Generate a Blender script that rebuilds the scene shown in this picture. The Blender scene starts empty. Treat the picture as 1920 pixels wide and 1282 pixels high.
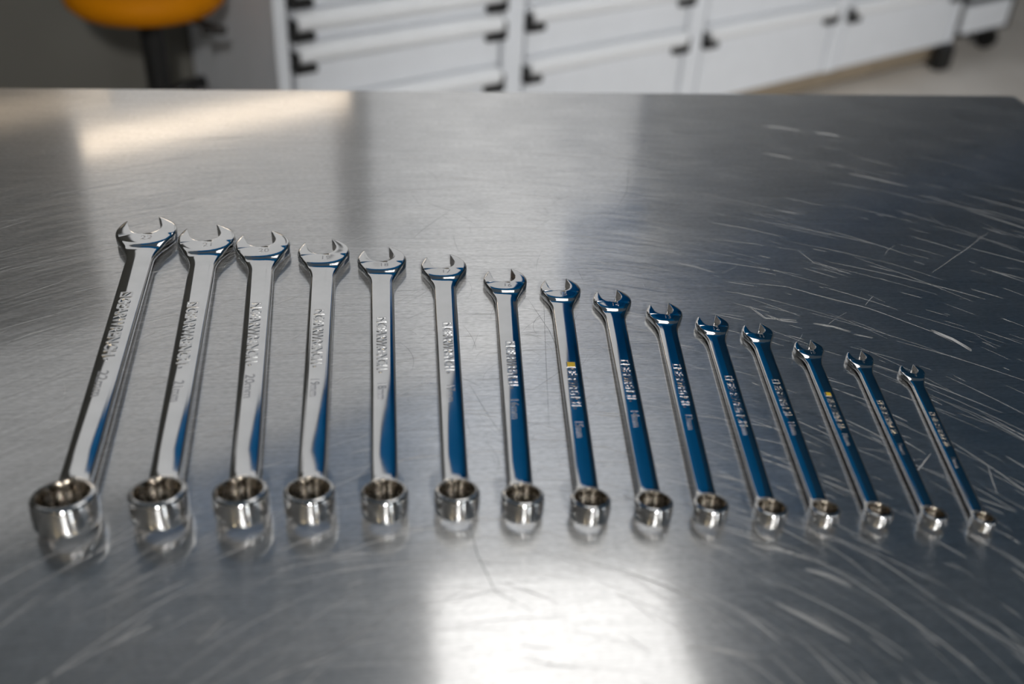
import bpy, bmesh, math, random
import numpy as np
from mathutils import Vector, Matrix
random.seed(7)
S = bpy.context.scene
COL = S.collection

# ------------------------------------------------------------------ camera
R = np.array([[0.99290, -0.02170, 0.11690],
              [-0.10890, -0.56080, 0.82080],
              [0.04770, -0.82770, -0.55920]])
q0 = R[:, 2] / np.linalg.norm(R[:, 2])
q1 = R[:, 1] - q0 * np.dot(q0, R[:, 1]); q1 /= np.linalg.norm(q1)
q2 = np.cross(q1, q0)
R = np.stack([q2, q1, q0], axis=1)               # columns: right, down, forward
ZT = 0.90                                        # table top height
CAM = np.array([0.0, 0.0, ZT + 0.36])
FPX = 1867.0
cd = bpy.data.cameras.new('camera')
cam = bpy.data.objects.new('camera', cd); COL.objects.link(cam)
M = Matrix.Identity(4)
for i in range(3):
    M[i][0] = R[i, 0]; M[i][1] = -R[i, 1]; M[i][2] = -R[i, 2]; M[i][3] = CAM[i]
cam.matrix_world = M
cd.sensor_width = 36.0
cd.lens = 36.0 * FPX / 1920.0
cd.clip_start = 0.02
cd.dof.use_dof = True
cd.dof.focus_distance = 0.672
cd.dof.aperture_fstop = 3.6
cd.dof.aperture_blades = 9
S.camera = cam

S.view_settings.view_transform = 'Standard'
S.view_settings.look = 'None'
S.view_settings.gamma = 1.0
S.view_settings.use_curve_mapping = False
S.view_settings.exposure = 0.0

W = bpy.data.worlds.new('world'); S.world = W
W.use_nodes = True
W.node_tree.nodes['Background'].inputs[0].default_value = (0.35, 0.42, 0.5, 1)
W.node_tree.nodes['Background'].inputs[1].default_value = 0.3

# strengths of everything that gives off light
WINDOW_L = 0.45      # frosted panes over the cabinets
SKY_PANEL = 1.9      # ceiling panel
STRIP_L = 6.5
REAR_WIN = 7.0
BULB_L = 30.0
FILL_SPOT_W = 430.0


def ray(x, y):
    return R @ np.array([x - 960.0, y - 641.0, FPX])


def ground(x, y, z=ZT):
    d = ray(x, y)
    return CAM + d * (z - CAM[2]) / d[2]


def depth(p):
    return float((R.T @ (np.array(p) - CAM))[2])


# ------------------------------------------------------------------ materials
def new_mat(name):
    m = bpy.data.materials.new(name); m.use_nodes = True
    nt = m.node_tree
    return m, nt, nt.nodes['Principled BSDF']


def noise_col(nt, b, c1, c2, scale=8, detail=4, stretch=(1, 1, 1), rough=None, bump=0.0, coord='Object'):
    tc = nt.nodes.new('ShaderNodeTexCoord'); mp = nt.nodes.new('ShaderNodeMapping')
    mp.inputs['Scale'].default_value = stretch
    nt.links.new(tc.outputs[coord], mp.inputs[0])
    n = nt.nodes.new('ShaderNodeTexNoise'); n.inputs['Scale'].default_value = scale
    n.inputs['Detail'].default_value = detail
    nt.links.new(mp.outputs[0], n.inputs['Vector'])
    r = nt.nodes.new('ShaderNodeValToRGB')
    r.color_ramp.elements[0].position = 0.3; r.color_ramp.elements[1].position = 0.7
    r.color_ramp.elements[0].color = (*c1, 1); r.color_ramp.elements[1].color = (*c2, 1)
    nt.links.new(n.outputs['Fac'], r.inputs[0]); nt.links.new(r.outputs[0], b.inputs['Base Color'])
    if rough:
        mr = nt.nodes.new('ShaderNodeMapRange')
        mr.inputs['To Min'].default_value = rough[0]; mr.inputs['To Max'].default_value = rough[1]
        nt.links.new(n.outputs['Fac'], mr.inputs[0]); nt.links.new(mr.outputs[0], b.inputs['Roughness'])
    if bump:
        bp = nt.nodes.new('ShaderNodeBump'); bp.inputs['Strength'].default_value = bump
        bp.inputs['Distance'].default_value = 0.001
        nt.links.new(n.outputs['Fac'], bp.inputs['Height']); nt.links.new(bp.outputs[0], b.inputs['Normal'])
    return n


def plain(name, c, rough=0.5, metal=0.0, vary=0.12, scale=12, bump=0.0):
    m, nt, b = new_mat(name)
    lo = tuple(v * (1 - vary) for v in c); hi = tuple(min(1, v * (1 + vary)) for v in c)
    noise_col(nt, b, lo, hi, scale=scale, rough=(max(0, rough - .05), rough + .05), bump=bump)
    b.inputs['Metallic'].default_value = metal
    return m


def emit(name, c, s):
    m, nt, b = new_mat(name)
    b.inputs['Base Color'].default_value = (.1, .1, .1, 1)
    b.inputs['Roughness'].default_value = 0.6
    b.inputs['Emission Color'].default_value = (*c, 1)
    b.inputs['Emission Strength'].default_value = s
    return m


# brushed steel of the worktop
m_steel, nt, b = new_mat('brushed_steel')
b.inputs['Metallic'].default_value = 1.0
b.inputs['Base Color'].default_value = (0.80, 0.79, 0.78, 1)
tc = nt.nodes.new('ShaderNodeTexCoord')
mp = nt.nodes.new('ShaderNodeMapping'); mp.inputs['Scale'].default_value = (9, 420, 1)
nt.links.new(tc.outputs['Object'], mp.inputs[0])
n1 = nt.nodes.new('ShaderNodeTexNoise'); n1.inputs['Scale'].default_value = 3.0; n1.inputs['Detail'].default_value = 5
nt.links.new(mp.outputs[0], n1.inputs['Vector'])
n2 = nt.nodes.new('ShaderNodeTexNoise'); n2.inputs['Scale'].default_value = 22; n2.inputs['Detail'].default_value = 8
n2.inputs['Roughness'].default_value = 0.65
nt.links.new(tc.outputs['Object'], n2.inputs['Vector'])
n3 = nt.nodes.new('ShaderNodeTexNoise'); n3.inputs['Scale'].default_value = 700; n3.inputs['Detail'].default_value = 3
mp3 = nt.nodes.new('ShaderNodeMapping'); mp3.inputs['Scale'].default_value = (.35, 1, 1)
nt.links.new(tc.outputs['Object'], mp3.inputs[0]); nt.links.new(mp3.outputs[0], n3.inputs['Vector'])
add = nt.nodes.new('ShaderNodeMath'); add.operation = 'MULTIPLY_ADD'; add.inputs[1].default_value = 0.14; add.inputs[2].default_value = 0.20
nt.links.new(n2.outputs['Fac'], add.inputs[0])
add2 = nt.nodes.new('ShaderNodeMath'); add2.operation = 'MULTIPLY_ADD'; add2.inputs[1].default_value = 0.08
nt.links.new(n1.outputs['Fac'], add2.inputs[0]); nt.links.new(add.outputs[0], add2.inputs[2])
ROUGH = add2.outputs[0]
# streaks swept in arcs around a point near the front edge
sx = nt.nodes.new('ShaderNodeSeparateXYZ'); nt.links.new(tc.outputs['Object'], sx.inputs[0])


def mth(op, a, b_=None):
    n = nt.nodes.new('ShaderNodeMath'); n.operation = op
    for i_, v in enumerate((a, b_)):
        if v is None: continue
        if isinstance(v, (int, float)): n.inputs[i_].default_value = v
        else: nt.links.new(v, n.inputs[i_])
    return n.outputs[0]


dx = mth('SUBTRACT', sx.outputs[0], .03); dy = mth('SUBTRACT', sx.outputs[1], .15)
rad = mth('SQRT', mth('ADD', mth('MULTIPLY', dx, dx), mth('MULTIPLY', dy, dy)))
ang = mth('ARCTAN2', dy, dx)
cv = nt.nodes.new('ShaderNodeCombineXYZ')
nt.links.new(mth('MULTIPLY', ang, 9.0), cv.inputs[0]); nt.links.new(mth('MULTIPLY', rad, 420.0), cv.inputs[1])
n4 = nt.nodes.new('ShaderNodeTexNoise'); n4.inputs['Scale'].default_value = 1.0; n4.inputs['Detail'].default_value = 6
n4.inputs['Roughness'].default_value = .6
nt.links.new(cv.outputs[0], n4.inputs['Vector'])
arc = nt.nodes.new('ShaderNodeMapRange'); arc.inputs['From Min'].default_value = .46; arc.inputs['From Max'].default_value = .72
nt.links.new(n4.outputs['Fac'], arc.inputs[0])
side = nt.nodes.new('ShaderNodeMapRange'); side.inputs['From Min'].default_value = .08; side.inputs['From Max'].default_value = .30
nt.links.new(mth('ABSOLUTE', dx), side.inputs[0])
arcs = mth('MULTIPLY', arc.outputs[0], side.outputs[0])
cr = nt.nodes.new('ShaderNodeMapRange'); cr.inputs['To Min'].default_value = 0.58; cr.inputs['To Max'].default_value = 0.99
mixn = nt.nodes.new('ShaderNodeMath'); mixn.operation = 'MULTIPLY_ADD'; mixn.inputs[1].default_value = 0.5
hm = nt.nodes.new('ShaderNodeMath'); hm.operation = 'MULTIPLY'; hm.inputs[1].default_value = 0.5
nt.links.new(n1.outputs['Fac'], mixn.inputs[0]); nt.links.new(n3.outputs['Fac'], hm.inputs[0]); nt.links.new(hm.outputs[0], mixn.inputs[2])
nt.links.new(mixn.outputs[0], cr.inputs[0])
cr.inputs['From Min'].default_value = 0.3; cr.inputs['From Max'].default_value = 0.7
cc = nt.nodes.new('ShaderNodeCombineColor')
for k, f in enumerate((1.0, 0.995, 0.99)):
    mm = nt.nodes.new('ShaderNodeMath'); mm.operation = 'MULTIPLY'; mm.inputs[1].default_value = f
    nt.links.new(cr.outputs[0], mm.inputs[0]); nt.links.new(mm.outputs[0], cc.inputs[k])
nt.links.new(cc.outputs[0], b.inputs['Base Color'])
bp = nt.nodes.new('ShaderNodeBump'); bp.inputs['Strength'].default_value = 0.045; bp.inputs['Distance'].default_value = 0.0004
nt.links.new(n1.outputs['Fac'], bp.inputs['Height']); nt.links.new(bp.outputs[0], b.inputs['Normal'])
nt.links.new(ROUGH, b.inputs['Roughness'])
nt.links.new(mth('MAXIMUM', mth('SUBTRACT', .95, mth('MULTIPLY', arcs, 1.05)), .25), b.inputs['Anisotropic'])
tg = nt.nodes.new('ShaderNodeTangent'); tg.direction_type = 'UV_MAP'; tg.uv_map = 'UVMap'
nt.links.new(tg.outputs[0], b.inputs['Tangent'])
# the plate still mirrors faintly between its brush lines: a second, tighter lobe
gl = nt.nodes.new('ShaderNodeBsdfAnisotropic'); gl.distribution = 'GGX'
gl.inputs['Roughness'].default_value = 0.09; gl.inputs['Anisotropy'].default_value = 0.0
nt.links.new(cc.outputs[0], gl.inputs['Color'])
bp2 = nt.nodes.new('ShaderNodeBump'); bp2.inputs['Strength'].default_value = 0.03; bp2.inputs['Distance'].default_value = 0.0004
nt.links.new(n1.outputs['Fac'], bp2.inputs['Height']); nt.links.new(bp2.outputs[0], gl.inputs['Normal'])
ms = nt.nodes.new('ShaderNodeMixShader'); ms.inputs[0].default_value = 0.38
nt.links.new(b.outputs[0], ms.inputs[1]); nt.links.new(gl.outputs[0], ms.inputs[2])
nt.links.new(ms.outputs[0], nt.nodes['Material Output'].inputs['Surface'])

m_scratch, nt, b = new_mat('scratch_metal')
b.inputs['Metallic'].default_value = 1.0
b.inputs['Base Color'].default_value = (0.88, 0.87, 0.86, 1)
b.inputs['Roughness'].default_value = 0.78

m_dark, nt, b = new_mat('dark_scratch_metal')
b.inputs['Metallic'].default_value = 0.6
b.inputs['Base Color'].default_value = (0.12, 0.12, 0.125, 1)
b.inputs['Roughness'].default_value = 0.6

m_chrome, nt, b = new_mat('polished_chrome')
b.inputs['Metallic'].default_value = 1.0
noise_col(nt, b, (.80, .80, .80), (.88, .88, .88), scale=60, rough=(.05, .09))
m_bore, nt, b = new_mat('bore_steel')
b.inputs['Metallic'].default_value = 1.0
noise_col(nt, b, (.17, .14, .11), (.50, .45, .38), scale=220, rough=(.2, .34))
m_jawin, nt, b = new_mat('rusty_jaw_steel')
b.inputs['Metallic'].default_value = 0.8
noise_col(nt, b, (.10, .05, .02), (.32, .26, .2), scale=400, rough=(.35, .6))
m_jawst, nt, b = new_mat('milled_jaw_steel')
b.inputs['Metallic'].default_value = 1.0
noise_col(nt, b, (.34, .32, .30), (.5, .48, .46), scale=500, rough=(.2, .3))
m_letter, nt, b = new_mat('embossed_chrome')
b.inputs['Metallic'].default_value = 1.0
noise_col(nt, b, (.7, .7, .7), (.9, .9, .9), scale=900, rough=(.10, .2))
m_stamp, nt, b = new_mat('stamped_chrome')
b.inputs['Metallic'].default_value = 1.0
noise_col(nt, b, (.42, .42, .43), (.6, .6, .62), scale=900, rough=(.25, .4))
m_yellow = plain('yellow_paint', (.75, .5, .03), .5)
m_white = plain('light_grey_enamel', (.82, .85, .90), .45, vary=.02)
m_rail = plain('satin_aluminium_rail', (.90, .92, .95), .4, 0.0, vary=.02)
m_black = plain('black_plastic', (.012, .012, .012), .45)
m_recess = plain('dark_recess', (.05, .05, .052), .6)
m_tan = plain('tan_plinth_board', (.30, .245, .18), .6)
m_orange = plain('orange_polyurethane', (.70, .24, .0), .6, vary=.04)
m_orange.node_tree.nodes['Principled BSDF'].inputs['Specular IOR Level'].default_value = .15
m_floor, nt, b = new_mat('concrete_floor')
noise_col(nt, b, (.70, .65, .59), (.82, .77, .71), scale=3, detail=8, rough=(.4, .6), bump=.1)
m_wall = plain('dark_grey_wall_paint', (.17, .165, .145), .7, vary=.05, scale=3)
m_wallR = plain('graphite_wall_paint', (.55, .55, .54), .7, vary=.05, scale=3)
m_ceil = plain('slate_ceiling_paint', (.20, .28, .37), .7, vary=.05, scale=2)
m_falloff_blue = plain('falloff_blue', (.003, .10, .24), .7, vary=.05, scale=2)  # darker copy of the blue, light falloff put into the colour
m_blue = plain('blue_beam_paint', (.001, .22, .60), .6, vary=.05, scale=2)
m_blue.node_tree.nodes['Principled BSDF'].inputs['Specular IOR Level'].default_value = 0.05
m_frame = plain('grey_window_frame', (.22, .23, .25), .5, vary=.03)
m_beech = plain('beech_worktop', (.5, .34, .19), .5, vary=.1)
m_win = emit('frosted_daylight_pane', (1.0, 1.0, 0.995), WINDOW_L)
m_rwin = emit('bright_daylight_pane', (0.90, .95, 1.0), REAR_WIN)
m_panel = emit('lit_ceiling_panel', (1.0, .985, .96), SKY_PANEL)
m_strip = emit('warm_light_strip', (1.0, .82, .62), STRIP_L)
m_strip2 = emit('dim_warm_strip', (1.0, .80, .58), STRIP_L * .22)
m_bulb = emit('warm_bulb', (1.0, .80, .50), BULB_L)


# ------------------------------------------------------------------ helpers
def tag(o, label=None, cat=None, group=None, kind=None):
    if label: o['label'] = label
    if cat: o['category'] = cat
    if group: o['group'] = group
    if kind: o['kind'] = kind
    return o


def empty(name, loc=(0, 0, 0), rz=0.0):
    o = bpy.data.objects.new(name, None); COL.objects.link(o)
    o.empty_display_size = 0.05
    o.location = loc; o.rotation_euler = (0, 0, rz)
    return o


def link(name, bm, mat, parent=None, smooth=False, angle=None):
    me = bpy.data.meshes.new(name)
    bm.normal_update(); bm.to_mesh(me); bm.free()
    for m in (mat if isinstance(mat, (list, tuple)) else [mat]):
        me.materials.append(m)
    if smooth:
        me.shade_smooth()
        if angle: me.set_sharp_from_angle(angle=math.radians(angle))
    o = bpy.data.objects.new(name, me); COL.objects.link(o)
    if parent: o.parent = parent
    return o


def box(bm, x0, x1, y0, y1, z0, z1, bev=0.0, seg=2):
    r = bmesh.ops.create_cube(bm, size=1.0)
    vs = r['verts']
    for v in vs:
        v.co = Vector((x0 + (v.co.x + .5) * (x1 - x0), y0 + (v.co.y + .5) * (y1 - y0), z0 + (v.co.z + .5) * (z1 - z0)))
    if bev:
        es = list({e for v in vs for e in v.link_edges})
        bmesh.ops.bevel(bm, geom=es, offset=bev, segments=seg, profile=.5, affect='EDGES')
    return bm


def lathe(bm, prof, n=48, close=False, c=(0, 0, 0)):
    rings = []
    for r, z in prof:
        rings.append([bm.verts.new((c[0] + r * math.cos(2 * math.pi * k / n), c[1] + r * math.sin(2 * math.pi * k / n), c[2] + z)) for k in range(n)])
    for a, b_ in zip(rings, rings[1:] + ([rings[0]] if close else [])):
        for k in range(n):
            bm.faces.new((a[k], a[(k + 1) % n], b_[(k + 1) % n], b_[k]))
    if not close:
        bm.faces.new(list(reversed(rings[0]))); bm.faces.new(rings[-1])
    return bm


def tube(bm, pts, r, n=12):
    pts = [Vector(p) for p in pts]
    prev = None
    for i, p in enumerate(pts):
        t = (pts[min(i + 1, len(pts) - 1)] - pts[max(i - 1, 0)]).normalized()
        a = t.orthogonal().normalized() if prev is None else (prev[1] - t * prev[1].dot(t)).normalized()
        b_ = t.cross(a)
        ring = [bm.verts.new(p + (a * math.cos(2 * math.pi * k / n) + b_ * math.sin(2 * math.pi * k / n)) * r) for k in range(n)]
        if prev:
            for k in range(n):
                bm.faces.new((prev[0][k], prev[0][(k + 1) % n], ring[(k + 1) % n], ring[k]))
        else:
            bm.faces.new(list(reversed(ring)))
        prev = (ring, a)
    bm.faces.new(prev[0])
    return bm


# ------------------------------------------------------------------ the room
# frame of the cabinets and walls: s runs along the fronts, n away from the camera
A0 = np.array([1.2792, 3.2308, 0.0])
ANG = math.radians(29.165)
DS = np.array([math.cos(ANG), math.sin(ANG), 0]); DN = np.array([-math.sin(ANG), math.cos(ANG), 0])


def room_empty(name, s=0, n=0, z=0):
    p = A0 + DS * s + DN * n
    return empty(name, (p[0], p[1], z), ANG)


def room_mesh(name, bm, mat, parent=None, **k):
    o = link(name, bm, mat, parent, **k)
    if not parent:
        o.location = A0; o.rotation_euler = (0, 0, ANG)
    return o


SL, SR, NB, NF, HC = -4.6, 4.4, 0.65, -6.0, 3.08
tag(room_mesh('floor', box(bmesh.new(), SL, SR, NF, NB, -.08, 0), m_floor), kind='structure')
tag(room_mesh('ceiling', box(bmesh.new(), SL, SR, NF, NB, HC, HC + .1), m_ceil), kind='structure')
# wide blue box girder under the ceiling, square to the table
bm = bmesh.new()
box(bm, -.9, 1.52, 2.50, 5.4, 0, .02)
tag(link('trim_1', bm, m_blue), kind='structure').location = (0, 0, HC - .03)
bm = bmesh.new()
box(bm, -.28, .13, NB - .04, NB, 2.42, HC - .03); box(bm, .13, SR, NB - .04, NB, 2.78, HC - .03)
tag(room_mesh('trim_2', bm, m_blue), kind='structure')
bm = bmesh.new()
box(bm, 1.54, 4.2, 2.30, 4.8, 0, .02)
tag(link('trim_3', bm, m_falloff_blue), kind='structure').location = (0, 0, HC - .03)  # darker blue sheet, falling light on the blue painted as colour
# back wall split around the window openings
WB, WT = 1.30, 3.05
WM = 2.30                                  # the post between the lower windows ends here
WX = -3.2
W1 = (-2.14, -1.27); W2 = (-1.20, .13)
bm = bmesh.new()
box(bm, SL, WX, NB, NB + .15, WM, HC)
box(bm, SL, W1[0], NB, NB + .15, 0, WM)
box(bm, W1[0], W2[1], NB, NB + .15, 0, WB)
box(bm, WX, W2[1], NB, NB + .15, WT, HC)
box(bm, W1[1], W2[0], NB, NB + .15, WB, WM)
tag(room_mesh('wall_back', bm, m_wall), kind='structure')
tag(room_mesh('wall_panel', box(bmesh.new(), W2[1], SR, NB, NB + .15, 0, HC), m_wallR), kind='structure').name = 'wall_back_right'
tag(room_mesh('wall_left', box(bmesh.new(), SL - .15, SL, NF, NB, 0, HC), m_wallR), kind='structure')
tag(room_mesh('wall_right', box(bmesh.new(), SR, SR + .15, NF, NB, 0, HC), m_wallR), kind='structure')
tag(room_mesh('wall_front', box(bmesh.new(), SL, SR, NF - .15, NF, 0, HC), m_wallR), kind='structure')
for i, (a, b_) in enumerate((W1, W2)):
    w = tag(room_mesh('window_%d' % (i + 1), box(bmesh.new(), a, b_, NB + .05, NB + .07, WB, WM), m_win), kind='structure')
    f = bmesh.new()
    box(f, a, a + .02, NB + .0, NB + .09, WB, WM); box(f, b_ - .02, b_, NB + .0, NB + .09, WB, WM)
    box(f, a, b_, NB + .0, NB + .09, WB, WB + .03)
    link('window_frame', f, m_frame, w)
w = tag(room_mesh('window_5', box(bmesh.new(), WX, W2[1], NB + .05, NB + .07, WM, WT), m_win), kind='structure')
f = bmesh.new(); box(f, WX, WX + .02, NB, NB + .09, WM, WT); box(f, W2[1] - .02, W2[1], NB, NB + .09, WM, WT)
link('window_frame', f, m_frame, w)
# windows behind the photographer
for i, (a, b_) in enumerate(((-2.75, -2.4), (.2, .5))):
    w = tag(room_mesh('window_%d' % (i + 3), box(bmesh.new(), a, b_, NF + .01, NF + .03, 1.2, 2.6), m_rwin), kind='structure')
    f = bmesh.new()
    box(f, a - .04, a, NF, NF + .06, 1.16, 2.64); box(f, b_, b_ + .04, NF, NF + .06, 1.16, 2.64)
    box(f, a, b_, NF, NF + .06, 1.16, 1.2); box(f, a, b_, NF, NF + .06, 2.6, 2.64)
    box(f, (a + b_) / 2 - .02, (a + b_) / 2 + .02, NF, NF + .06, 1.2, 2.6)
    link('window_frame', f, m_frame, w)

# warm light strip on the back wall
t = room_empty('light_strip', 0, 0, 0)
tag(t, 'warm glowing light strip along the back wall, mirrored as a peach streak in the worktop', 'lamp')
link('housing', box(bmesh.new(), -2.12, -1.275, NB - .05, NB - .02, 1.675, 1.72), m_frame, t)
link('diffuser', box(bmesh.new(), -2.11, -1.28, NB - .055, NB - .05, 1.68, 1.715), m_strip, t)

t = room_empty('light_strip', 0, 0, 0)
tag(t, 'shorter and lower warm light strip left of the windows on the back wall', 'lamp')
link('housing', box(bmesh.new(), -2.36, -2.0, NB - .04, NB - .01, 1.545, 1.60), m_frame, t)
link('diffuser', box(bmesh.new(), -2.35, -2.01, NB - .045, NB - .04, 1.55, 1.595), m_strip2, t)

# lit ceiling panel, hung square to the table
t = empty('ceiling_light', (0, 0, 3.0))
tag(t, 'large rectangular lit panel on the blue ceiling above the table', 'ceiling light')
link('diffuser', box(bmesh.new(), .10, .86, .95, 2.24, 0, .01), m_panel, t)
f = bmesh.new()
box(f, .08, .10, .93, 2.26, -.005, .08); box(f, .86, .88, .93, 2.26, -.005, .08)
box(f, .10, .86, .93, .95, -.005, .08); box(f, .10, .86, 2.24, 2.26, -.005, .08)
link('frame', f, m_frame, t)

# unseen fill spots added behind the photographer to brighten cabinets and floor
for i, (x, y, tx, ty) in enumerate(((-1.4, -2.6, -.4, 2.6), (.3, -3.0, .8, 3.0), (1.7, -2.8, 1.9, 3.5))):
    t = empty('fill_spot', (x, y, 2.86))
    tag(t, ['added fill spot aimed at the orange stool', 'added fill spot aimed at the middle cabinets', 'added fill spot aimed at the far end of the cabinets'][i], 'lamp')
    dr = Vector((tx - x, ty - y, .2 - 2.86)).normalized()
    link('housing', tube(bmesh.new(), [-dr * .20, -dr * .02], .17, 28), m_black, t, smooth=True, angle=40)
    link('bracket', tube(bmesh.new(), [-dr * .12, (-dr.x * .12, -dr.y * .12, HC - 2.86)], .01, 8), m_black, t)
    ld = bpy.data.lights.new('fill_spot_light', 'SPOT'); ld.energy = FILL_SPOT_W; ld.spot_size = math.radians(46); ld.spot_blend = .6
    ld.shadow_soft_size = .16; ld.color = (1.0, .985, .96)
    lo = bpy.data.objects.new('fill_spot_light', ld); COL.objects.link(lo); lo.parent = t
    lo.rotation_euler = dr.to_track_quat('-Z', 'Y').to_euler()

# bulbs behind the photographer
for i, (x, y) in enumerate(((-1.0, -1.6), (-.35, -2.3), (.9, -1.4), (1.9, -2.6))):
    t = empty('pendant_lamp', (x, y, 2.35))
    tag(t, ['warm pendant lamp hanging behind the left end of the table', 'warm pendant lamp hanging farthest behind the table middle',
            'warm pendant lamp hanging close behind the right end of the table', 'warm pendant lamp hanging far behind the right table end'][i], 'lamp')
    link('bulb', lathe(bmesh.new(), [(.01, -.04), (.03, -.03), (.04, 0), (.03, .03), (.012, .07)], 20), m_bulb, t, smooth=True)
    link('shade', lathe(bmesh.new(), [(.03, .07), (.16, .01), (.165, .01), (.035, .09)], 24, True), m_black, t, smooth=True, angle=40)
    link('cord', tube(bmesh.new(), [(0, 0, .07), (0, 0, HC - 2.35)], .004, 6), m_black, t)


# ------------------------------------------------------------------ cabinets
def cabinet(s0, s1, label, tops, postw=(.033, .033), end_caster=False):
    t = room_empty('drawer_cabinet', s0, 0, 0)
    tag(t, label, 'cabinet', 'drawer cabinets in a row behind the table')
    w = s1 - s0; D = .60; top = .86
    bm = bmesh.new()
    box(bm, 0, .02, .02, D, .1, top); box(bm, w - .02, w, .02, D, .1, top)
    box(bm, .02, w - .02, D - .02, D, .1, top); box(bm, .02, w - .02, .02, D, top - .02, top)
    box(bm, .02, w - .02, .02, D - .02, .1, .12)
    link('carcass', bm, m_white, t)
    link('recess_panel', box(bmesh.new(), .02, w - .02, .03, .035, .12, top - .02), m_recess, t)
    for a, b_ in ((0, postw[0]), (w - postw[1], w)):
        link('post', box(bmesh.new(), a, b_, 0, .03, .1, top, .003), m_white, t)
    link('plinth', box(bmesh.new(), .0, w, .05, D - .02, .022, .1), m_tan, t)
    link('plinth_shadow', box(bmesh.new(), .0, w, .085, D - .04, 0, .022), m_black, t)  # black strip standing in for the shadow line along the floor
    x0, x1 = postw[0] + .014, w - postw[1] - .014
    zb = .1
    for zt in tops:
        d = link('drawer', box(bmesh.new(), x0, x1, .004, .028, zb + .002, zt - .004, .002), m_white, t)
        hz = zt - .052
        prof = [(.004, hz), (-.010, hz + .002), (-.020, hz + .010), (-.024, hz + .022), (-.022, hz + .034), (-.012, hz + .044), (.004, hz + .048)]
        bm = bmesh.new()
        vs = [[bm.verts.new((x, y, z)) for y, z in prof] for x in (x0 + .004, x1 - .004)]
        for k in range(len(prof) - 1):
            bm.faces.new((vs[0][k], vs[1][k], vs[1][k + 1], vs[0][k + 1]))
        bm.faces.new(vs[0]); bm.faces.new(list(reversed(vs[1])))
        bm.faces.new((vs[0][-1], vs[1][-1], vs[1][0], vs[0][0]))
        bmesh.ops.recalc_face_normals(bm, faces=bm.faces)
        link('handle_rail', bm, m_rail, d, smooth=True, angle=50)
        for e, sx in ((x0, 1), (x1, -1)):
            bm = bmesh.new()
            xa, xb = sorted((e - sx * .010, e + sx * .004)); box(bm, xa, xb, -.022, .02, hz - .018, hz + .03, .002, 1)
            xa, xb = sorted((e - sx * .010, e + sx * .05)); box(bm, xa, xb, -.018, .003, hz - .020, hz - .001, .003, 1)
            link('end_cap', bm, m_black, d)
        zb = zt
    return t


cabinet(-1.765, -1.073, 'light grey drawer cabinet with thin drawers beside the orange stool', [.356, .50, .577, .655, .735, .82])
cabinet(-1.072, -.364, 'light grey drawer cabinet second from the stool, tall bottom drawers', [.36, .507, .655, .82], (.033, .033))
cabinet(-.363, .358, 'light grey drawer cabinet third from the stool, over the visible tan plinth', [.357, .58, .82])
cabinet(.359, 1.115, 'light grey drawer cabinet at the far right end of the row', [.345, .58, .82])
o = room_mesh('cabinet_worktop', box(bmesh.new(), -1.78, 1.13, -.03, .62, .86, .90, .004), m_beech)
tag(o, 'long wooden worktop lying over the row of grey drawer cabinets', 'worktop')

# trolley standing beyond the end of the row
t = room_empty('tool_trolley', 1.15, 0, 0)
tag(t, 'black tool trolley with a pale drawer front beyond the end of the cabinets', 'trolley')
link('body', box(bmesh.new(), 0, .40, .02, .60, .10, .84, .006), m_black, t)
for a, b_ in ((.125, .235), (.265, .42), (.45, .62)):
    link('drawer', box(bmesh.new(), .02, .325, -.005, .02, a, b_, .004), m_white, t)
for x in (.04, .36):
    for y in (.08, .52):
        bm = bmesh.new(); tube(bm, [(x - .015, y, .045), (x + .015, y, .045)], .045, 20)
        wv = link('wheel', bm, m_black, t, smooth=True, angle=40)
        link('fork', box(bmesh.new(), x - .022, x + .022, y - .02, y + .02, .088, .10), m_black, t)
t = room_empty('caster_foot', 1.03, -.03, 0)  # black caster foot under the end of the cabinet row
tag(t, 'black caster foot on the floor at the right end of the cabinet row', 'block')
link('block', box(bmesh.new(), 0, .08, 0, .05, 0, .095, .01), m_black, t)

# ------------------------------------------------------------------ stool
ZS = 0.562
t = empty('workshop_stool', (-.552, 2.42, 0))
tag(t, 'orange round workshop stool on a black gas-lift column', 'stool')
link('seat', lathe(bmesh.new(), [(.03, ZS + .01), (.12, ZS), (.155, ZS + .008), (.176, ZS + .028), (.180, ZS + .045), (.174, ZS + .062), (.16, ZS + .072), (.08, ZS + .066), (.01, ZS + .06)], 64), m_orange, t, smooth=True)
link('seat_plate', lathe(bmesh.new(), [(.02, ZS - .012), (.09, ZS - .008), (.10, ZS + .004), (.02, ZS + .012)], 32), m_black, t, smooth=True, angle=40)
link('column', lathe(bmesh.new(), [(.0275, .10), (.0275, ZS - .022), (.024, ZS - .018), (.018, ZS - .018), (.018, ZS + .0)], 32), m_black, t, smooth=True, angle=40)
lv = link('lever', tube(bmesh.new(), [(.05, -.02, ZS - .004), (.11, -.05, ZS - .004), (.165, -.075, ZS - .016), (.175, -.08, ZS - .019)], .008, 12), m_black, t, smooth=True)
link('lever_paddle', box(bmesh.new(), .13, .185, -.092, -.062, ZS - .026, ZS - .012, .005), m_black, lv)
link('footrest_knob', tube(bmesh.new(), [(.02, .03, .35), (.05, .06, .362), (.095, .08, .368)], .016, 12), m_black, t, smooth=True)
link('hub', lathe(bmesh.new(), [(.03, .07), (.045, .08), (.045, .13), (.032, .15)], 32), m_black, t, smooth=True, angle=40)
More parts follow.
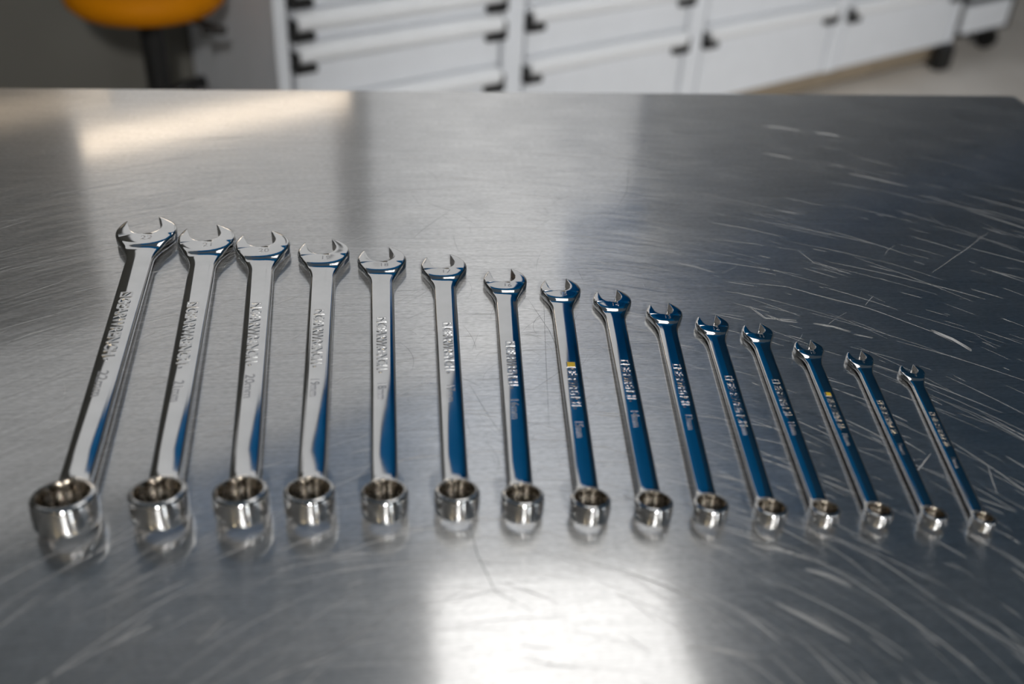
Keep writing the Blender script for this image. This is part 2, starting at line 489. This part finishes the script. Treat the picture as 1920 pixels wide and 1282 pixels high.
for k in range(5):
    a = 2 * math.pi * k / 5 + .3
    c, s_ = math.cos(a), math.sin(a)
    leg = link('leg', tube(bmesh.new(), [(c * .03, s_ * .03, .105), (c * .10, s_ * .10, .085), (c * .19, s_ * .19, .065)], .016, 12), m_black, t, smooth=True)
    link('caster', tube(bmesh.new(), [(c * .19 - s_ * .016, s_ * .19 + c * .016, .027), (c * .19 + s_ * .016, s_ * .19 - c * .016, .027)], .027, 16), m_black, leg, smooth=True, angle=40)

# ------------------------------------------------------------------ steel table
TX0, TX1, TY0, TY1 = -.95, .6795, .0, .9868
t = empty('steel_table', (0, 0, 0))
tag(t, 'scratched brushed stainless steel workbench carrying the row of wrenches', 'table')
bm = bmesh.new()
rc = .004; pts = []
for cx, cy, a0 in ((TX1 - rc, TY1 - rc, 0), (TX0 + rc, TY1 - rc, 90), (TX0 + rc, TY0 + rc, 180), (TX1 - rc, TY0 + rc, 270)):
    for k in range(5):
        a = math.radians(a0 + 22.5 * k); pts.append((cx + rc * math.cos(a), cy + rc * math.sin(a)))
rows = []
for inset, z in ((.0025, 0), (.0007, -.0007), (0, -.0025), (0, -.04)):
    r = []
    for x, y in pts:
        mx, my = (TX0 + TX1) / 2, (TY0 + TY1) / 2
        r.append(bm.verts.new((x - math.copysign(inset, x - mx), y - math.copysign(inset, y - my), ZT + z)))
    rows.append(r)
bm.faces.new(rows[0])
for a, b_ in zip(rows, rows[1:]):
    for k in range(len(pts)):
        bm.faces.new((a[k], b_[k], b_[(k + 1) % len(pts)], a[(k + 1) % len(pts)]))
bm.faces.new(list(reversed(rows[-1])))
uvl = bm.loops.layers.uv.new('UVMap')
for f in bm.faces:
    for l in f.loops:
        l[uvl].uv = (l.vert.co.y, -l.vert.co.x)
top = link('tabletop', bm, m_steel, t)
for x in (TX0 + .06, TX1 - .06):
    for y in (TY0 + .06, TY1 - .06):
        lg = link('leg', lathe(bmesh.new(), [(.02, .05), (.02, ZT - .038)], 24, c=(x, y, 0)), m_steel, t, smooth=True, angle=40)
        link('foot', lathe(bmesh.new(), [(.025, 0), (.027, .02), (.015, .055)], 20, c=(x, y, 0)), m_black, lg, smooth=True, angle=40)
link('shelf', box(bmesh.new(), TX0 + .05, TX1 - .05, TY0 + .05, TY1 - .05, .22, .25, .003), m_steel, t)

# scratches: thin furrow strips in the plate, one joined part
bm = bmesh.new()
ZS_ = ZT + .00004


def strip(P, w):
    prev = None
    n = len(P)
    for i in range(n):
        p = Vector(P[i]); tt = (Vector(P[min(i + 1, n - 1)]) - Vector(P[max(i - 1, 0)])).normalized()
        nn = Vector((-tt.y, tt.x))
        ww = w * .5 * max(.08, math.sin(math.pi * (i + .25) / (n - .5)) ** .6)
        a = bm.verts.new((p.x + nn.x * ww, p.y + nn.y * ww, ZS_)); b_ = bm.verts.new((p.x - nn.x * ww, p.y - nn.y * ww, ZS_))
        if prev: bm.faces.new((prev[0], prev[1], b_, a))
        prev = (a, b_)


def inside(x, y): return TX0 + .01 < x < TX1 - .01 and TY0 + .01 < y < TY1 - .01


OC = (.03, .15)
for k in range(1500):                                # sweeping arcs left by wiping round and round
    if random.random() < .6:
        a0 = math.radians(random.uniform(5, 75)); r = random.uniform(.15, .8)
    else:
        a0 = math.radians(random.uniform(75, 172)); r = random.uniform(.10, .7)
    jit = random.uniform(-.15, .15)
    L = random.choice((.006, .012, .02, .03, .05, .08)) * random.uniform(.7, 1.6)
    cx, cy = OC[0] + random.uniform(-.05, .05), OC[1] + random.uniform(-.05, .05)
    P = []
    for i in range(8):
        a = a0 + (i - 4) / 8 * L / r
        rr = r + jit * (i - 4) / 8 * L
        x, y = cx + rr * math.cos(a), cy + rr * math.sin(a)
        P.append((x, y))
    if all(inside(*p) for p in P):
        strip(P, random.choice((.00018, .00025, .00035, .0005)) * (1.5 if random.random() < .05 else 1))
for k in range(260):                                # diagonal wiping marks among the large wrenches
    x, y = random.uniform(-.36, .02), random.uniform(.30, .75)
    a = math.radians(random.gauss(38, 7)); L = random.choice((.006, .012, .025, .05)) * random.uniform(.6, 1.4)
    strip([(x + L * u * math.cos(a), y + L * u * math.sin(a)) for u in np.linspace(0, 1, 5)], random.choice((.00012, .0002, .0003)))
for k in range(120):                                # short random nicks
    x, y = random.uniform(-.35, .6), random.uniform(.25, .9)
    a = random.uniform(0, math.pi); L = random.uniform(.004, .03); bend = random.uniform(-.3, .3)
    P = [(x + L * u * math.cos(a + bend * u), y + L * u * math.sin(a + bend * u)) for u in np.linspace(0, 1, 5)]
    if all(inside(*p) for p in P): strip(P, random.uniform(.0001, .0002))
named = [([(1262, 492), (1300, 500), (1340, 512)], .0007), ([(1372, 527), (1473, 537), (1551, 558), (1629, 578), (1746, 621), (1790, 643)], .0006),
         ([(1746, 621), (1785, 637), (1822, 659)], .0022), ([(1496, 469), (1525, 492), (1563, 506)], .0005), ([(1403, 574), (1434, 597), (1492, 601)], .0008),
         ([(1434, 590), (1465, 602), (1495, 605)], .0008), ([(1524, 607), (1560, 613), (1594, 623)], .0011), ([(1600, 627), (1635, 634)], .0007),
         ([(1430, 237), (1465, 240), (1500, 247)], .0022), ([(1528, 250), (1550, 252), (1574, 256)], .0022), ([(1430, 288), (1485, 297)], .0014),
         ([(1746, 512), (1800, 475), (1855, 434)], .0003), ([(1622, 572), (1637, 555)], .0003), ([(1590, 325), (1645, 337), (1700, 350)], .0009),
         ([(1451, 1131), (1520, 1165), (1592, 1204)], .0012), ([(1285, 1214), (1350, 1220), (1420, 1235)], .0010),
         ([(1508, 1068), (1550, 1080), (1597, 1100)], .0010), ([(1410, 1022), (1460, 1032), (1514, 1048)], .0009),
         ([(1555, 1003), (1650, 1050), (1753, 1120)], .0005), ([(516, 1272), (600, 1232), (677, 1188), (792, 1110)], .0007),
         ([(365, 1209), (390, 1185), (417, 1162)], .0009), ([(516, 1035), (575, 1012), (640, 985)], .0006),
         ([(875, 960), (895, 1040), (930, 1110), (1000, 1145)], .0004), ([(1018, 530), (1024, 680), (1030, 810)], .00018),
         ([(990, 560), (1030, 620), (1062, 690)], .0002), ([(880, 720), (910, 770), (940, 815)], .0002), ([(1180, 300), (1175, 360), (1150, 400)], .0002),
         ([(800, 380), (860, 400), (905, 430)], .00018), ([(770, 450), (800, 425), (850, 390)], .00018), ([(1060, 690), (1000, 730)], .00018),
         ([(1230, 640), (1300, 652)], .0007), ([(1335, 890), (1400, 905)], .0008), ([(1710, 895), (1745, 850)], .0006), ([(1850, 870), (1870, 925)], .0004),
         ([(100, 640), (160, 618), (200, 610)], .0005), ([(85, 795), (120, 765), (150, 745)], .0004), ([(255, 640), (300, 618)], .0006),
         ([(20, 640), (60, 625), (110, 612)], .0006), ([(1420, 850), (1480, 862)], .0005), ([(1660, 770), (1700, 790)], .0006)]
DARK = {(875, 960), (1018, 530), (990, 560), (880, 720), (1180, 300), (800, 380), (770, 450), (1060, 690)}
for pl, w in [q for q in named if q[0][0] not in DARK]:
    G = [ground(*p) for p in pl]
    P = []
    for i in range(len(G) - 1):
        for u in np.linspace(0, 1, 4, endpoint=(i == len(G) - 2)):
            P.append(tuple((G[i] * (1 - u) + G[i + 1] * u)[:2]))
    for rep in range(3 if w > .0006 else 1):
        Q = [(x + random.uniform(-.0003, .0003) + rep * .0006, y + rep * w * .5 + random.uniform(-.0002, .0002)) for x, y in P]
        strip(Q, w * (.45 if w > .0006 else 1))
sc = link('scratch', bm, m_scratch, t)
sc['kind'] = 'stuff'; sc['label'] = 'fine sweeping scratches in the steel plate'
# dark hairlines in the middle of the plate
bm = bmesh.new()
for pl, w in [q for q in named if q[0][0] in DARK]:
    G = [ground(*p) for p in pl]
    strip([tuple((G[i] * (1 - u) + G[i + 1] * u)[:2]) for i in range(len(G) - 1) for u in np.linspace(0, 1, 4, endpoint=(i == len(G) - 2))], w * 1.1)
for k in range(90):
    p = ground(random.uniform(760, 1200), random.uniform(330, 900)); a = random.uniform(0, math.pi) if k % 2 else random.uniform(1.2, 1.9)
    L = random.uniform(.006, .035); bend = random.uniform(-.8, .8)
    strip([(p[0] + L * u * math.cos(a + bend * u), p[1] + L * u * math.sin(a + bend * u)) for u in np.linspace(0, 1, 7)], random.uniform(.00008, .00016))
sd = link('hairline_scratch', bm, m_dark, t)
sd['kind'] = 'stuff'; sd['label'] = 'dark hairline scratches near the middle wrenches'


# ------------------------------------------------------------------ wrenches
def smooth(e0, e1, x):
    u = min(1.0, max(0.0, (x - e0) / (e1 - e0))); return u * u * (3 - 2 * u)


def bez(p0, p1, p2, p3, n):
    out = []
    for i in range(1, n + 1):
        u = i / n
        out.append(tuple((1 - u) ** 3 * a + 3 * (1 - u) ** 2 * u * b_ + 3 * (1 - u) * u * u * c + u ** 3 * d for a, b_, c, d in zip(p0, p1, p2, p3)))
    return out


def resample(P, n):
    P = np.array(P); d = np.r_[0, np.cumsum(np.linalg.norm(np.diff(P, axis=0), axis=1))]
    q = np.linspace(0, d[-1], n)
    return np.stack([np.interp(q, d, P[:, 0]), np.interp(q, d, P[:, 1])], axis=1)


TOPF = (0, .25, .5, .7, .84, .93, 1.0)
NARC = 5


def wrench_geometry(s, L, hwid, rwid):
    """s: size in mm, L: centre distance in mm; returns verts (mm), faces, part of each face, top height function"""
    Rh = hwid / 2; Rr = rwid / 2
    w0 = (.365 + (22 - s) * .006) * s; w1 = (.425 + (22 - s) * .006) * s      # half widths at ring end, head end
    hh_h = .155 * s + .2; hh_j = .215 * s + .2                                # half thicknesses
    hr = .365 * s + .2                                                         # half height of ring
    tilt = math.radians(10)
    zj = hh_j; zr = Rr * math.sin(tilt) + hr * math.cos(tilt)
    zri = hr * math.cos(tilt) + .0
    c15, s15 = math.cos(math.radians(15)), math.sin(math.radians(15))

    def rot(x, y): return (x * c15 - y * s15, L + x * s15 + y * c15)

    def zc(y): return zri + (zj - zri) * min(1, max(0, y / L))

    def top(x, y):
        d = math.hypot(x, y - L)
        h = hh_h + (hh_j - hh_h) * smooth(1.32 * Rh, .93 * Rh, d)
        return zc(y) + h

    def topr(x, y):       # with the rise towards the ring
        z = top(x, y)
        zt = zri + hr * math.cos(tilt) - .06 * s
        d = math.hypot(x, y)
        u = max(0.0, (Rr + 1.15 * s - y) / (1.15 * s))
        z += .045 * s * u * u
        return z + (zt - z) * smooth(Rr + .20 * s, Rr - .02 * s, d)

    def bot(x, y):
        d = math.hypot(x, y - L)
        h = hh_h + (hh_j - hh_h) * smooth(1.32 * Rh, .93 * Rh, d)
        return zc(y) - h

    yn = L - Rh * 1.95                              # where the neck starts to flare
    ys = Rr * .84
    C = rot(0, -.30 * s)
    secs = {}
    for side in (-1, 1):
        # straight handle
        ny = 26
        ysamp = list(np.r_[np.linspace(ys, Rr + .45 * s, 9), np.linspace(Rr + .45 * s, yn, ny)[1:]])
        out = []
        for y in ysamp:
            u = (y - ys) / (yn - ys)
            w = w0 + (w1 - w0) * u
            w += .04 * s * smooth(Rr + .35 * s, Rr, y)
            out.append((side * w, y))
        inn = [(0, y) for y in ysamp]
        # neck and shoulder, inner runs to the crotch
        a = math.radians(22)
        Pc = (side * Rh * math.cos(a), L - Rh * math.sin(a))
        b1 = bez((side * w1, yn), (side * w1, yn + .55 * Rh), (side * (Rh * math.cos(a) - .60 * Rh * math.sin(a)), L - Rh * math.sin(a) - .60 * Rh * math.cos(a)), Pc, 24)
        nn = 18
        ob = resample([(side * w1, yn)] + b1, nn + 1)
        ib = resample([(0, yn), C], nn + 1)
        out += [tuple(p) for p in ob[1:]]; inn += [tuple(p) for p in ib[1:]]
        kC = len(out) - 1
        # prong
        xs = side * .5 * s
        yt = math.sqrt(Rh * Rh - .25 * s * s)
        tip = rot(xs, yt - .04 * s)
        at = math.atan2(tip[1] - L, tip[0])
        aa = math.atan2(Pc[1] - L, Pc[0])
        if side < 0:
            if at < 0: at += 2 * math.pi
            if aa < 0: aa += 2 * math.pi
        n2 = 22
        oa = [(Rh * math.cos(aa + (at - aa) * i / 40), L + Rh * math.sin(aa + (at - aa) * i / 40)) for i in range(41)]
        ia = [C] + [rot(side * .5 * s * math.sin(math.radians(v)), .2 * s - .5 * s * math.cos(math.radians(v))) for v in range(6, 91, 6)] + [rot(xs, yt - .10 * s)]
        oa = resample(oa, n2 + 1); ia = resample(ia, n2 + 1)
        out += [tuple(p) for p in oa[1:]]; inn += [tuple(p) for p in ia[1:]]
        secs[side] = (out, inn, kC)
    verts = []; faces = []; part = []; mat = []
    nprof = None
    for side in (-1, 1):
        out, inn, kC = secs[side]
        base = []
        for k, (o, i) in enumerate(zip(out, inn)):
            o = np.array(o); i = np.array(i)
            dv = o - i; D = np.linalg.norm(dv); dv = dv / D
            slot = k > kC
            ri = min(.035 * s, D * .15) if slot else 0.0
            r = min(.115 * s, D * .3)
            sec = []
            for j in range(3):
                a = j / 2 * math.pi / 2
                p = i + dv * ri * (1 - math.cos(a)); sec.append((p, -ri * (1 - math.sin(a))))
            for f in TOPF[1:]:
                dd = ri + (D - r - ri) * f
                crown = -(.031 * s * f ** 3 if not slot else .012 * s * f ** 4)
                sec.append((i + dv * dd, crown))
            cr = sec[-1][1]
            for j in range(1, NARC + 1):
                a = j / NARC * math.pi / 2
                sec.append((i + dv * (D - r + r * math.sin(a)), cr - r * (1 - math.cos(a))))
            idx = []
            for p, dz in sec:
                idx.append(len(verts)); verts.append((p[0], p[1], topr(p[0], p[1]) + dz))
            for p, dz in reversed(sec):
                idx.append(len(verts)); verts.append((p[0], p[1], bot(p[0], p[1]) - dz))
            base.append(idx)
        nprof = len(base[0])
        for k in range(len(base) - 1):
            a, b_ = base[k], base[k + 1]
            for j in range(nprof - 1):
                q = (a[j], a[j + 1], b_[j + 1], b_[j])
                faces.append(q if side < 0 else q[::-1]); part.append(0 if k < kC - 13 else 1); mat.append(0)
            if k >= kC:
                q = (a[nprof - 1], a[0], b_[0], b_[nprof - 1])
                faces.append(q if side < 0 else q[::-1]); part.append(1); mat.append(1)
        e = base[-1]
        faces.append(tuple(e) if side > 0 else tuple(reversed(e))); part.append(1); mat.append(0)
    return np.array(verts), faces, part, mat, topr, dict(zr=zr, tilt=tilt, Rr=Rr, hr=hr, w0=w0, w1=w1, yn=yn, C=C, Rh=Rh, hh=hh_h)


def build_body(name, V, faces, sel, mats, matidx, VN, parent):
    used = sorted({v for i in sel for v in faces[i]})
    mp_ = {v: k for k, v in enumerate(used)}
    me = bpy.data.meshes.new(name)
    me.from_pydata([tuple(V[v]) for v in used], [], [tuple(mp_[v] for v in faces[i]) for i in sel])
    for m in mats: me.materials.append(m)
    me.polygons.foreach_set('material_index', [matidx[i] for i in sel])
    me.shade_smooth()
    me.normals_split_custom_set_from_vertices([tuple(VN[v]) for v in used])
    o = bpy.data.objects.new(name, me); COL.objects.link(o); o.parent = parent
    return o


def merge_mesh(V, faces, part, mat):
    key = {}; remap = []; NV = []
    for v in V:
        k = tuple(np.round(v, 4))
        if k not in key:
            key[k] = len(NV); NV.append(v)
        remap.append(key[k])
    F = []; P = []; Mt = []
    for f, p, m in zip(faces, part, mat):
        g = []
        for v in f:
            w = remap[v]
            if w not in g: g.append(w)
        if len(g) > 2: F.append(g); P.append(p); Mt.append(m)
    NV = np.array(NV)
    VN = np.zeros_like(NV)
    for f in F:
        p = NV[f]; n = np.zeros(3)
        for i in range(len(f)):
            n += np.cross(p[i], p[(i + 1) % len(f)])
        for v in f: VN[v] += n * np.linalg.norm(n) ** .3
    VN /= np.maximum(np.linalg.norm(VN, axis=1), 1e-12)[:, None]
    return NV, F, P, Mt, VN


def text_mesh(txt, size, extrude, bold=0.0, res=3, bevel=0.0):
    cu = bpy.data.curves.new('lettering', 'FONT')
    cu.body = txt; cu.size = size; cu.extrude = extrude; cu.offset = bold; cu.resolution_u = res
    cu.bevel_depth = bevel; cu.bevel_resolution = 0
    cu.align_x = 'LEFT'; cu.align_y = 'CENTER'
    ob = bpy.data.objects.new('lettering', cu)
    COL.objects.link(ob)
    dg = bpy.context.evaluated_depsgraph_get()
    me = bpy.data.meshes.new_from_object(ob.evaluated_get(dg))
    V = np.array([v.co[:] for v in me.vertices]); F = [list(p.vertices) for p in me.polygons]
    bpy.data.objects.remove(ob); bpy.data.curves.remove(cu); bpy.data.meshes.remove(me)
    return V, F


LOGO_V, LOGO_F = text_mesh('GEARWRENCH', 1.0, .0, bold=.02, res=2)
LOGO_W = LOGO_V[:, 0].max(); LOGO_H0, LOGO_H1 = LOGO_V[:, 1].min(), LOGO_V[:, 1].max()


def prism(V2, F, z0, z1):
    """flat faces -> raised piece with side walls on the boundary edges"""
    n = len(V2)
    edges = {}
    for f in F:
        for i in range(len(f)):
            a, b_ = f[i], f[(i + 1) % len(f)]
            if (b_, a) in edges: del edges[(b_, a)]
            else: edges[(a, b_)] = 1
    V = [(x, y, z1) for x, y in V2] + [(x, y, z0) for x, y in V2]
    FF = [tuple(f) for f in F] + [(a, a + n, b_ + n, b_) for a, b_ in edges]
    return V, FF


def raised(name, V2, F, topf, z0, z1, mat, parent, unit=.001):
    V, FF = prism(V2, F, z0, z1)
    V = [(x * unit, y * unit, (topf(x, y) + z) * unit) for x, y, z in V]
    me = bpy.data.meshes.new(name); me.from_pydata(V, [], FF); me.materials.append(mat)
    o = bpy.data.objects.new(name, me); COL.objects.link(o); o.parent = parent
    return o


def poly_frame(x0, x1, y0, y1, t):
    V = [(x0, y0), (x1, y0), (x1, y1), (x0, y1), (x0 + t, y0 + t), (x1 - t, y0 + t), (x1 - t, y1 - t), (x0 + t, y1 - t)]
    F = [[0, 1, 5, 4], [1, 2, 6, 5], [2, 3, 7, 6], [3, 0, 4, 7]]
    return V, F


HEADS = [(275, 432), (387, 446), (492, 457), (607, 471), (716, 485), (832, 498), (947, 524), (1051, 541), (1148, 561), (1246, 585), (1336, 607), (1421, 622), (1517, 653), (1613, 672), (1711, 697)]
RINGS = [(120, 940), (296, 932), (451, 930), (580, 928), (721, 930), (857, 928), (980, 935), (1107, 942), (1226, 946), (1333, 950), (1446, 957), (1547, 958), (1648, 961), (1752, 967), (1845, 975)]
HW = [1.97, 1.97, 1.97, 1.95, 1.93, 1.92, 1.91, 1.88, 1.88, 1.88, 1.87, 1.88, 1.92, 1.96, 2.02]
RW = [1.42, 1.36, 1.38, 1.36, 1.34, 1.36, 1.37, 1.39, 1.42, 1.42, 1.43, 1.44, 1.47, 1.52, 1.58]
# start and end of the raised wordmark, and start of the size mark, as picture rows
LOGO_Y = [(544, 673), (563, 688), (564, 683), (577, 686), (592, 697), (602, 698), (638, 727), (678, 766), (673, 752), (681, 763), (703, 803), (710, 782), (735, 805), (750, 815), (772, 838)]
SIZE_Y = [(693, 742), (712, 752), (700, 745), (707, 742), (715, 748), (719, 752), (745, 785), (788, 820), (767, 800), (775, 805), (788, 815), (789, 815), (811, 835), (830, 852), (857, 877)]
LAB = {22: 'longest and widest chrome combination wrench, size mark 22mm, at the left end of the row',
       21: 'chrome combination wrench marked 21mm, second longest, next to the biggest one',
       20: 'chrome combination wrench marked 20mm, third longest in the row',
       19: 'chrome combination wrench stamped 19, fourth from the big end of the row',
       18: 'upright chrome combination wrench with a large 18 stamped on its jaw',
       17: 'chrome combination wrench stamped 17, sixth from the big end of the row',
       16: 'chrome combination wrench stamped 16 with rust inside its open jaw',
       15: 'middle chrome wrench of the row with a bright yellow paint square above its wordmark',
       14: 'chrome combination wrench marked 14mm, directly right of the one with the yellow square',
       13: 'chrome combination wrench marked 13mm, two to the right of the yellow-square wrench',
       12: 'slim chrome combination wrench marked 12mm, fifth from the small end of the row',
       11: 'slim chrome combination wrench marked 11mm, fourth from the small end',
       10: 'slim chrome wrench marked 10mm with a small dull yellow dab above its wordmark',
       9: 'second smallest chrome combination wrench, marked 9mm',
       8: 'smallest and thinnest chrome combination wrench, marked 8mm, at the right end of the row'}

for k in range(15):
    s = 22 - k
    h = ground(*HEADS[k], ZT + .4 * s * .001); r = ground(*RINGS[k], ZT + .69 * s * .001)
    dv = h - r; Lmm = float(np.linalg.norm(dv[:2])) * 1000
    rz = math.atan2(-dv[0], dv[1])
    t = empty('combination_wrench', (r[0], r[1], ZT + .0001), rz)
    tag(t, LAB[s], 'wrench', 'fifteen chrome wrenches laid out by size')
    V, F, P, Mt, topf, g = wrench_geometry(s, Lmm, HW[k] * s, RW[k] * s)
    V, F, P, Mt, VN = merge_mesh(V, F, P, Mt)
    V = V * .001
    jm = m_jawin if s == 16 else m_jawst
    hd = build_body('handle', V, F, [i for i in range(len(F)) if P[i] == 0], [m_chrome], Mt, VN, t)
    jw = build_body('open_jaw', V, F, [i for i in range(len(F)) if P[i] == 1], [m_chrome, jm], Mt, VN, t)
    if s == 16: jw['label'] = 'open jaw with brown rust inside'
    # box end ring with twelve-point bore
    Rr, hr = g['Rr'], g['hr']
    N = 144
    ri = .5 * s * 1.02
    rb = .30 * hr
    ra = ri * 1.10

    def prof_outer():
        out = []
        for a in np.linspace(0, 90, 6): out.append((Rr - rb + rb * math.sin(math.radians(a)), hr - rb + rb * math.cos(math.radians(a))))
        out.append((Rr + .012 * s, 0))
        for a in np.linspace(0, 90, 6): out.append((Rr - rb * 1.0 + rb * math.cos(math.radians(a)), -hr + rb - rb * math.sin(math.radians(a))))
        return out
    po = prof_outer()
    rows = []; bm = bmesh.new()
    ct, st = math.cos(g['tilt']), math.sin(g['tilt'])

    def addring(fr, z):
        row = []
        for q in range(N):
            a = 2 * math.pi * q / N
            rr = fr(a)
            x, y = rr * math.cos(a), rr * math.sin(a)
            # tilt: the outer end (-y) rises
            row.append(bm.verts.new((x * .001, (y * ct + z * st) * .001, (g['zr'] - y * st + z * ct) * .001)))
        rows.append(row)

    def bore(a):
        m = (a % (math.pi / 6)) - math.pi / 12
        # twelve-point star: V notches
        u = abs(m) / (math.pi / 12)
        return ri * (1.0 + .085 * u)
    seq = [(lambda a, p=p: p[0], p[1]) for p in po]
    seq.append((lambda a: ra * 1.02, -hr)); seq.append((lambda a: bore(a), -hr + .10 * s))
    seq.append((lambda a: bore(a), hr - .10 * s)); seq.append((lambda a: ra * 1.02, hr - .012 * s)); seq.append((lambda a: ra * 1.04, hr))
    for fr, z in seq: addring(fr, z)
    nr = len(rows)
    kb = [len(po), len(po) + 1, len(po) + 2]
    for i in range(nr):
        a_, b_ = rows[i], rows[(i + 1) % nr]
        for q in range(N):
            f = bm.faces.new((a_[q], b_[q], b_[(q + 1) % N], a_[(q + 1) % N]))
            if i in kb: f.material_index = 1
    bmesh.ops.recalc_face_normals(bm, faces=bm.faces)
    link('box_ring', bm, [m_chrome, m_bore], t, smooth=True, angle=28)
    # lettering: positions along the handle from picture rows
    zt = ZT + .5 * s * .001
    ca, sa = math.cos(rz), math.sin(rz)

    def row_to_y(yp):
        # the point of the wrench axis that shows at picture row yp
        lo, hi = 0.0, Lmm * .001
        for _ in range(30):
            m_ = (lo + hi) / 2
            p = np.array([r[0] - sa * m_, r[1] + ca * m_, zt])
            c_ = R.T @ (p - CAM); yy = 641 + FPX * c_[1] / c_[2]
            if yy > yp: lo = m_
            else: hi = m_
        return lo * 1000
    yA, yB = row_to_y(LOGO_Y[k][0]), row_to_y(LOGO_Y[k][1])
    Llen = yA - yB
    th = g['w1'] * .82                       # letter height
    bx = th * .85                            # emblem box length along the handle
    fx = (Llen - bx * 1.12 - th * .55) / LOGO_W; fy = th / (LOGO_H1 - LOGO_H0)
    mid = (LOGO_H0 + LOGO_H1) / 2
    dt = .04 * s if s > 17 else .0
    V2 = [((y - mid) * fy - dt, yA - bx * 1.12 - x * fx) for x, y, _ in LOGO_V]
    rh = .014 * s + .07
    tagw = raised('wordmark', V2, LOGO_F, topf, -.05, rh, m_letter, hd)
    # emblem: framed square with a slanted bar, and the small round dot after the word
    V3, F3 = poly_frame(-th / 2 - dt, th / 2 - dt, yA - bx, yA, th * .13)
    F3 = [list(reversed(f)) for f in F3]
    F3 = [list(reversed(f)) for f in F3]
    raised('emblem', V3, F3, topf, -.05, rh, m_letter, hd)
    V3 = []; F3 = []; n0 = 0
    V3 += [(-th * .25 - dt, yA - bx * .8), (-th * .10 - dt, yA - bx * .8), (th * .28 - dt, yA - bx * .2), (th * .12 - dt, yA - bx * .2)]
    F3.append([n0, n0 + 1, n0 + 2, n0 + 3])
    raised('emblem_bar', V3, F3, topf, -.05, rh, m_letter, hd)
    V3 = []; F3 = []; n0 = 0; rd = th * .17; yd = yB + rd
    V3 += [(rd * math.cos(2 * math.pi * q / 12) - dt - th * .15, yd + rd * math.sin(2 * math.pi * q / 12)) for q in range(12)]
    F3.append([n0 + q for q in range(12)])
    raised('small_round_mark', V3, F3, topf, -.05, rh, m_letter, hd)
    if s in (15, 10):
        q_ = .36 if s == 15 else .30
        Vp = [(-th * q_ * 1.15, yA - bx * .98), (th * q_ * 1.2, yA - bx * .95), (th * q_ * 1.25, yA - bx * .05), (-th * q_ * 1.1, yA)]
        o = raised('paint_mark', Vp, [[0, 1, 2, 3]], topf, .0, rh + .06, m_yellow, hd)
        o['label'] = 'yellow paint mark'
    # size mark along the handle
    yC, yD = row_to_y(SIZE_Y[k][0]), row_to_y(SIZE_Y[k][1])
    TV, TF = text_mesh('%dmm' % s, 1.0, 0.0, bold=.008, res=2)
    fx = (yC - yD) / TV[:, 0].max(); mid = (TV[:, 1].min() + TV[:, 1].max()) / 2
    fy = th * .80 / (TV[:, 1].max() - TV[:, 1].min())
    V2 = [((y - mid) * fy - dt, yC - x * fx) for x, y, _ in TV]
    raised('size_mark', V2, TF, topf, -.05, .05, m_stamp, hd)
    # number on the jaw, read from the ring side
    TV, TF = text_mesh('%d' % s, 1.0, 0.0, bold=.0, res=2)
    wn = TV[:, 0].max(); hn = TV[:, 1].max() - TV[:, 1].min(); mid = (TV[:, 1].min() + TV[:, 1].max()) / 2
    fn = .27 * s / hn
    cx_, cy_ = g['C'][0] * .9, Lmm - g['Rh'] * .60
    V2 = [((x - wn / 2) * fn * 1.0 + cx_, (y - mid) * fn + cy_) for x, y, _ in TV]
    raised('jaw_number', V2, TF, topf, -.06, .05, m_stamp, jw)
